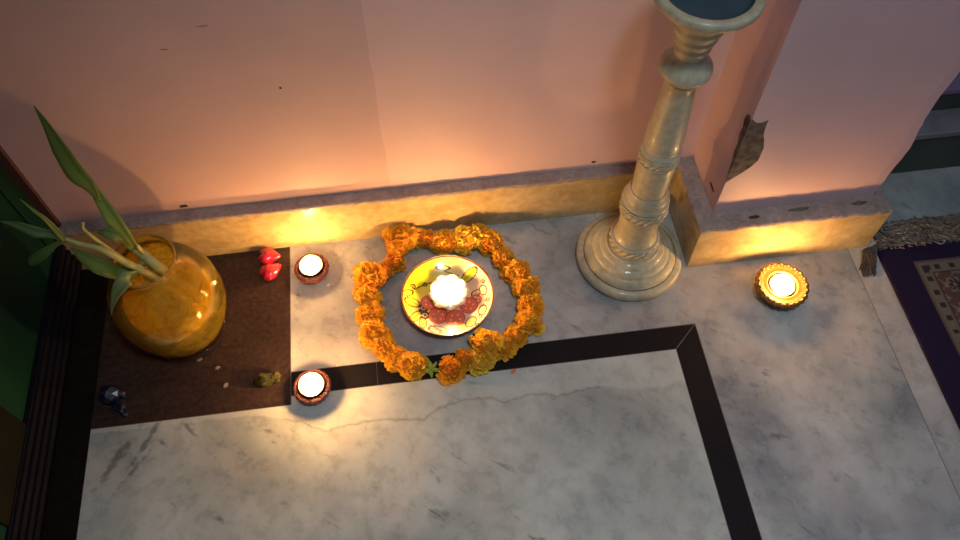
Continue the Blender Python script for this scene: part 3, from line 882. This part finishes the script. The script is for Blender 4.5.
# short stalk
LC = Vector((-.400, .755, .030))
Cc = empty('bamboo_shoot', LC); tag(Cc, 'short bamboo shoot in the amber vase with a broad drooping leaf', 'plant', 'bamboo shoots in the amber vase')
stalk(Cc, [LC, (-.412, .735, .12), at(150, 262, .712), at(135, 268, .705), at(118, 256, .70), at(100, 243, .70), at(85, 231, .70)], lambda t_: .0075-.0052*t_, LC, (.3, .5, .62))
stalk(Cc, [at(86, 232, .70), at(83, 228, .70)+Vector((0, 0, .002)), at(83, 223, .70)], .0022, LC, name='node_bud')
leaf(Cc, [at(132, 268, .695), at(118, 272, .685), at(100, 266, .68), at(84, 257, .685), at(71, 248, .69)], [.006, .0165, .019, .013, .002], (.1, -.5, .85), GL, (.10, .17, .03), .15, LC)
leaf(Cc, [at(140, 272, .690), at(127, 278, .672), at(119, 288, .662), at(114, 300, .662), at(111, 316, .665)], [.009, .019, .014, .007, .0006], (.0, -.9, .35), (.26, .33, .10), (.38, .42, .18), .2, LC)

# ------------------------------------------------------------------ small ornaments on the brown slab
def glossy(name, c, rough=.12, trans=.0):
    t = NT(name); nz = t.noise(90, 3)
    t.base(t.ramp(nz, [(.3, tuple(x*.7 for x in c)), (.7, tuple(min(1, x*1.2) for x in c))]), rough, .7)
    t.b.inputs['Transmission Weight'].default_value = trans; t.b.inputs['Coat Weight'].default_value = .6; t.b.inputs['Coat Roughness'].default_value = .05
    return t.m
M['red_gl'] = glossy('red_gloss', (.44, .008, .035), .22)
M['green_gl'] = glossy('green_gold_gloss', (.20, .19, .05), .16); M['green_gl'].node_tree.nodes['Principled BSDF'].inputs['Metallic'].default_value = .85
M['navy_gl'] = glossy('navy_gloss', (.006, .008, .024), .3)
def heart(name, loc, rz, s, seed, label):
    rnd = random.Random(seed)
    bm = bmesh.new(); bmesh.ops.create_uvsphere(bm, u_segments=32, v_segments=18, radius=1)
    for v in bm.verts:
        x, y, z = v.co
        # two lobes at -x, a point at +x
        w = 1-.55*max(0, x)**1.2
        notch = .38*max(0, -x)*math.exp(-(y/.22)**2)
        v.co = Vector(((x*1.05+(.35*x if x > 0 else 0)+notch)*s, y*w*s*(1+.12*max(0, -x)), z*s*.62*w+.03*s*math.sin(9*x+seed)*math.cos(7*y)))
    lo = min(v.co.z for v in bm.verts)
    for v in bm.verts: v.co.z -= lo
    o = build(name, bm, M['red_gl'], loc=loc); o.rotation_euler.z = rz; tag(o, label, 'ornament'); return o
heart('heart_ornament', (-.288, .8455, .0002), -.15, .0175, 1, 'glossy red heart-shaped ornament on the brown slab, the one nearer the skirting')
heart('heart_ornament', (-.284, .8105, .0002), .55, .0175, 4, 'glossy red heart-shaped ornament on the brown slab, the one farther from the skirting')
def crystal(name, loc, rz, dims, mat, seed, label, lobes):
    rnd = random.Random(seed); root = bmesh.new()
    for (dx, dy, dz_, r) in lobes:
        q = bmesh.new(); bmesh.ops.create_icosphere(q, subdivisions=2, radius=1)
        for v in q.verts:
            k = 1+rnd.uniform(-.16, .16); v.co = Vector((v.co.x*k*r[0]+dx, v.co.y*k*r[1]+dy, max(-.6, v.co.z*k)*r[2]+dz_))
        me_ = bpy.data.meshes.new('t'); q.to_mesh(me_); q.free(); root.from_mesh(me_); bpy.data.meshes.remove(me_)
    lo = min(v.co.z for v in root.verts)
    for v in root.verts: v.co.z -= lo
    o = build(name, root, M[mat], loc=loc, smooth=False); o.rotation_euler.z = rz; tag(o, label, 'ornament'); return o
crystal('faceted_ornament', (-.284, .597, .0002), .1, None, 'green_gl', 3, 'dark green and gold glinting ornament on the brown slab beside a clay holder',
        [(-.006, 0, .009, (.017, .013, .012)), (.011, .0, .009, (.010, .010, .010)), (-.018, .004, .005, (.010, .009, .006))])
crystal('faceted_ornament', (-.540, .592, .0002), -.5, None, 'navy_gl', 8, 'dark navy glinting ornament on the front left corner of the brown slab',
        [(-.012, .006, .013, (.020, .018, .014)), (.014, -.004, .009, (.013, .012, .010)), (.004, .014, .010, (.012, .010, .011)), (.026, -.012, .004, (.008, .006, .004))])
M['shard'] = simple('pale_sliver', (.35, .27, .22), .3, .2, 100)
for (x, y, rz, s, lab) in ((-.405, .653, .2, .008, 'largest pale sliver on the brown slab, closest to the vase'), (-.373, .633, .35, .007, 'pale sliver on the brown slab between the two other slivers'), (-.358, .598, .9, .008, 'pale sliver on the brown slab farthest from the vase')):
    petal('pale_sliver', (x, y, .0002), 'shard', rz, s*.8, lab, 'sliver')

# ------------------------------------------------------------------ patterned rug with fringe
t = NT('rug_pile')
ra = t.n('ShaderNodeAttribute', _attribute_name='paint')
nz = t.noise(420, 3, .7)
t.base(t.mix(.6, ra.outputs['Color'], t.ramp(nz, [(.3, (.55,)*3), (.7, (1, 1, 1))]), 'MULTIPLY'), .95, .1); t.bump(nz, .6, .002); M['rug'] = t.m
RX, RY = .836, .716
rug = empty('rug', (RX+.25, .3, 0)); tag(rug, 'navy bordered rug with a brown floral field and grey fringe on marble', 'rug')
RXE, RYE = RX+.62, -.35
def rug_col(x, y):
    u = x-RX; v = RY-y
    d = min(u-.004, v)
    sc = .0265
    navy = (.026, .016, .048)
    bd, w = .042, .030       # light border band start / width
    du = u-.056; dv = v-.040
    if min(du, dv) < 0: return navy
    m_ = min(du, dv)
    if m_ < .0022: return (.16, .10, .085)
    if m_ < .026:
        along = dv if du < dv else du
        if du < .026 and dv < .026: along = .0128
        ph = (along-.0128) % .0265
        ph = min(ph, .0265-ph)
        acr = abs(m_-.0138)
        if ph < .0052+.0012*math.sin(along*400) and acr < .0052: return (.050, .035, .045)
        if acr > .0098: return (.17, .12, .10)
        return (.21, .165, .13)
    if m_ < .0285: return (.07, .04, .04)
    # field with floral motifs
    fx = (du-.0285) % .052-.026; fy = (dv-.0285) % .052-.026
    r = math.hypot(fx, fy); a = math.atan2(fy, fx)
    if r < .0035: return (.28, .2, .15)
    if r < .0135+.004*math.cos(6*a):
        if r > .0105+.004*math.cos(6*a): return (.32, .25, .2)
        return (.06, .035, .05)
    gx = (du-.0285+.026) % .052-.026; gy = (dv-.0285+.026) % .052-.026
    r2 = math.hypot(gx, gy)
    if r2 < .006+.002*math.cos(4*math.atan2(gy, gx)): return (.30, .2, .17)
    if abs(math.sin(du*120)+math.cos(dv*120)) < .16: return (.26, .17, .14)
    return (.135, .072, .062)
st_ = .0026
nx = int((1.24-RX)/st_); ny = int((RY-.05)/st_)
xs = [RX+.002+st_*i for i in range(nx)]+[RXE]; ys = [RY-.001-st_*j for j in range(ny)]+[RYE]
V = []; C = []; Fc = []; rnd = random.Random(4)
for j, y in enumerate(ys):
    for i, x in enumerate(xs):
        V.append((x-RX-.25, y-.3, .0075+.0005*math.sin(x*40+y*23))); C.append(rug_col(x, y))
W_ = len(xs)
for j in range(len(ys)-1):
    for i in range(W_-1):
        a = j*W_+i; Fc.append((a, a+W_, a+W_+1, a+1))
pydata('pile', V, Fc, M['rug'], rug, colors=C)
M['rug_edge'] = simple('rug_navy_edge', (.020, .013, .046), .95, .3, 300, .4, .1)
bm = bmesh.new(); box(bm, (-.25, RYE-.3, .0003), (RXE-RX-.25, RY-.3, .0064), 0, .002); build('body', bm, M['rug_edge'], rug)
# fringe: a tangled mat of loose yarn ends
t = NT('fringe_yarn')
oi = t.n('ShaderNodeAttribute', _attribute_name='paint'); t.base(oi.outputs['Color'], .95, .1); M['yarn'] = t.m
rnd = random.Random(9); V = []; Fc = []; C = []
def yarn(pts, r, c):
    b = len(V); N = len(pts)
    for i, p in enumerate(pts):
        for k in range(3):
            a = 2*PI*k/3; V.append((p[0]-RX-.25+r*math.cos(a), p[1]-.3+r*.7*math.sin(a+.4), max(.0006, p[2]+r*math.sin(a)))); C.append(c)
    for i in range(N-1):
        for k in range(3):
            Fc.append((b+i*3+k, b+i*3+(k+1) % 3, b+i*3+3+(k+1) % 3, b+i*3+3+k))
cols = [(.32, .26, .21), (.25, .20, .165), (.38, .32, .27), (.11, .09, .075), (.28, .215, .17), (.21, .185, .165)]
for i in range(2400):
    x = rnd.uniform(RX+.004, 1.30); y = RY+rnd.uniform(-.006, .002)
    L = rnd.uniform(.025, .058); lean = rnd.uniform(-.03, .022)
    if i % 5 > 1: y = RY+rnd.uniform(0, .052); L = rnd.uniform(-.008, .010); lean = rnd.choice((-1, 1))*rnd.uniform(.015, .045)
    pts = []
    x_, y_, z_ = x, y, rnd.uniform(.003, .009)
    ph = rnd.uniform(0, 6)
    for k in range(7):
        t_ = k/6
        px_ = x+lean*t_+.004*math.sin(t_*7+ph); py_ = y+L*t_+.003*math.cos(t_*8+ph)
        pts.append((max(px_, .8445 if py_ > .722 else RX-.01), py_, .001+(z_+.004*math.sin(t_*5+ph))*(1-t_*.6)))
    yarn(pts, rnd.uniform(.0006, .0011), rnd.choice(cols))
# curled tuft at the rug's near left corner
for i in range(260):
    s = rnd.uniform(0, 1); x = .836+rnd.uniform(-.004, .002); y = .716-.004*s
    ex = .797+rnd.uniform(-.011, .012)+.016*s; ey = .660+abs(s-.35)*.035+rnd.uniform(-.003, .012)
    mx_ = .806+.022*s+rnd.uniform(-.003, .003); my = .707+rnd.uniform(-.006, .004)
    P = crv([(x, y, .008), (x-.012+.008*s, y+.001, .012+.004*s), (mx_, my, .011+.004*math.sin(s*3)), ((mx_+ex)/2+.002, (my+ey)/2, .008), (ex, ey, .003)], 4)
    yarn([tuple(p) for p in P], .0009, rnd.choice([(.20, .14, .10), (.15, .10, .08), (.24, .18, .13), (.09, .06, .05)]))
o = pydata('fringe', V, Fc, M['yarn'], rug, colors=C, smooth=False); o['kind'] = 'stuff'
M['thread'] = simple('grey_thread', (.42, .38, .40), .9)
bm = bmesh.new()
q = [(.951, .731), (.953, .722), (.951, .714), (.955, .7085), (.962, .708), (.967, .712), (.969, .719), (.973, .726)]
tube(bm, crv([(a-.96, b-.715, .0082) for a, b in q], 5), .0010, 6)
tag(build('loose_thread', bm, M['thread'], loc=(.96, .715, .0006)), 'loose pale grey thread looped over the navy border of the rug', 'thread')

# ------------------------------------------------------------------ light: candles (above) + an unseen overhead spot + faint sky light
def area(name, loc, size, energy, color, target):
    d = bpy.data.lights.new(name, 'AREA'); d.shape = 'RECTANGLE'; d.size = size[0]; d.size_y = size[1]; d.energy = energy; d.color = color
    o = bpy.data.objects.new(name, d); COL.objects.link(o); o.location = loc
    o.rotation_euler = (Vector(target)-Vector(loc)).to_track_quat('-Z', 'Y').to_euler(); return o
d = bpy.data.lights.new('overhead_spot', 'SPOT'); d.energy = 54; d.color = (.86, .98, 1.0); d.spot_size = math.radians(62); d.spot_blend = 1; d.shadow_soft_size = .14  # unseen overhead fill; its soft cone is shaped to dim the edges
o = bpy.data.objects.new('overhead_spot', d); COL.objects.link(o); o.location = (.28, -.05, 2.3)
o.rotation_euler = (Vector((.26, .42, 0))-o.location).to_track_quat('-Z', 'Y').to_euler()
w = bpy.data.worlds.new('world'); scene.world = w; w.use_nodes = True
bg = w.node_tree.nodes['Background']; bg.inputs[0].default_value = (.72, .76, 1.0, 1); bg.inputs[1].default_value = .17

for o in bpy.data.objects:
    if o.parent or 'label' not in o.keys(): continue
    k = o.name.split('.')[0]
    g_ = {'candle_holder': 'round tealight holders on the floor', 'tealight_candle': 'lit tealights in their holders', 'heart_ornament': 'red heart ornaments on the brown slab',
          'faceted_ornament': 'faceted dark ornaments on the brown slab', 'pale_sliver': 'pale slivers on the brown slab', 'wax_drop': 'wax drops on the floor'}.get(k)
    if g_: o['group'] = g_

vs = scene.view_settings
vs.view_transform = 'Standard'; vs.look = 'None'; vs.exposure = 0; vs.gamma = 1
try: vs.use_curve_mapping = False
except Exception: pass
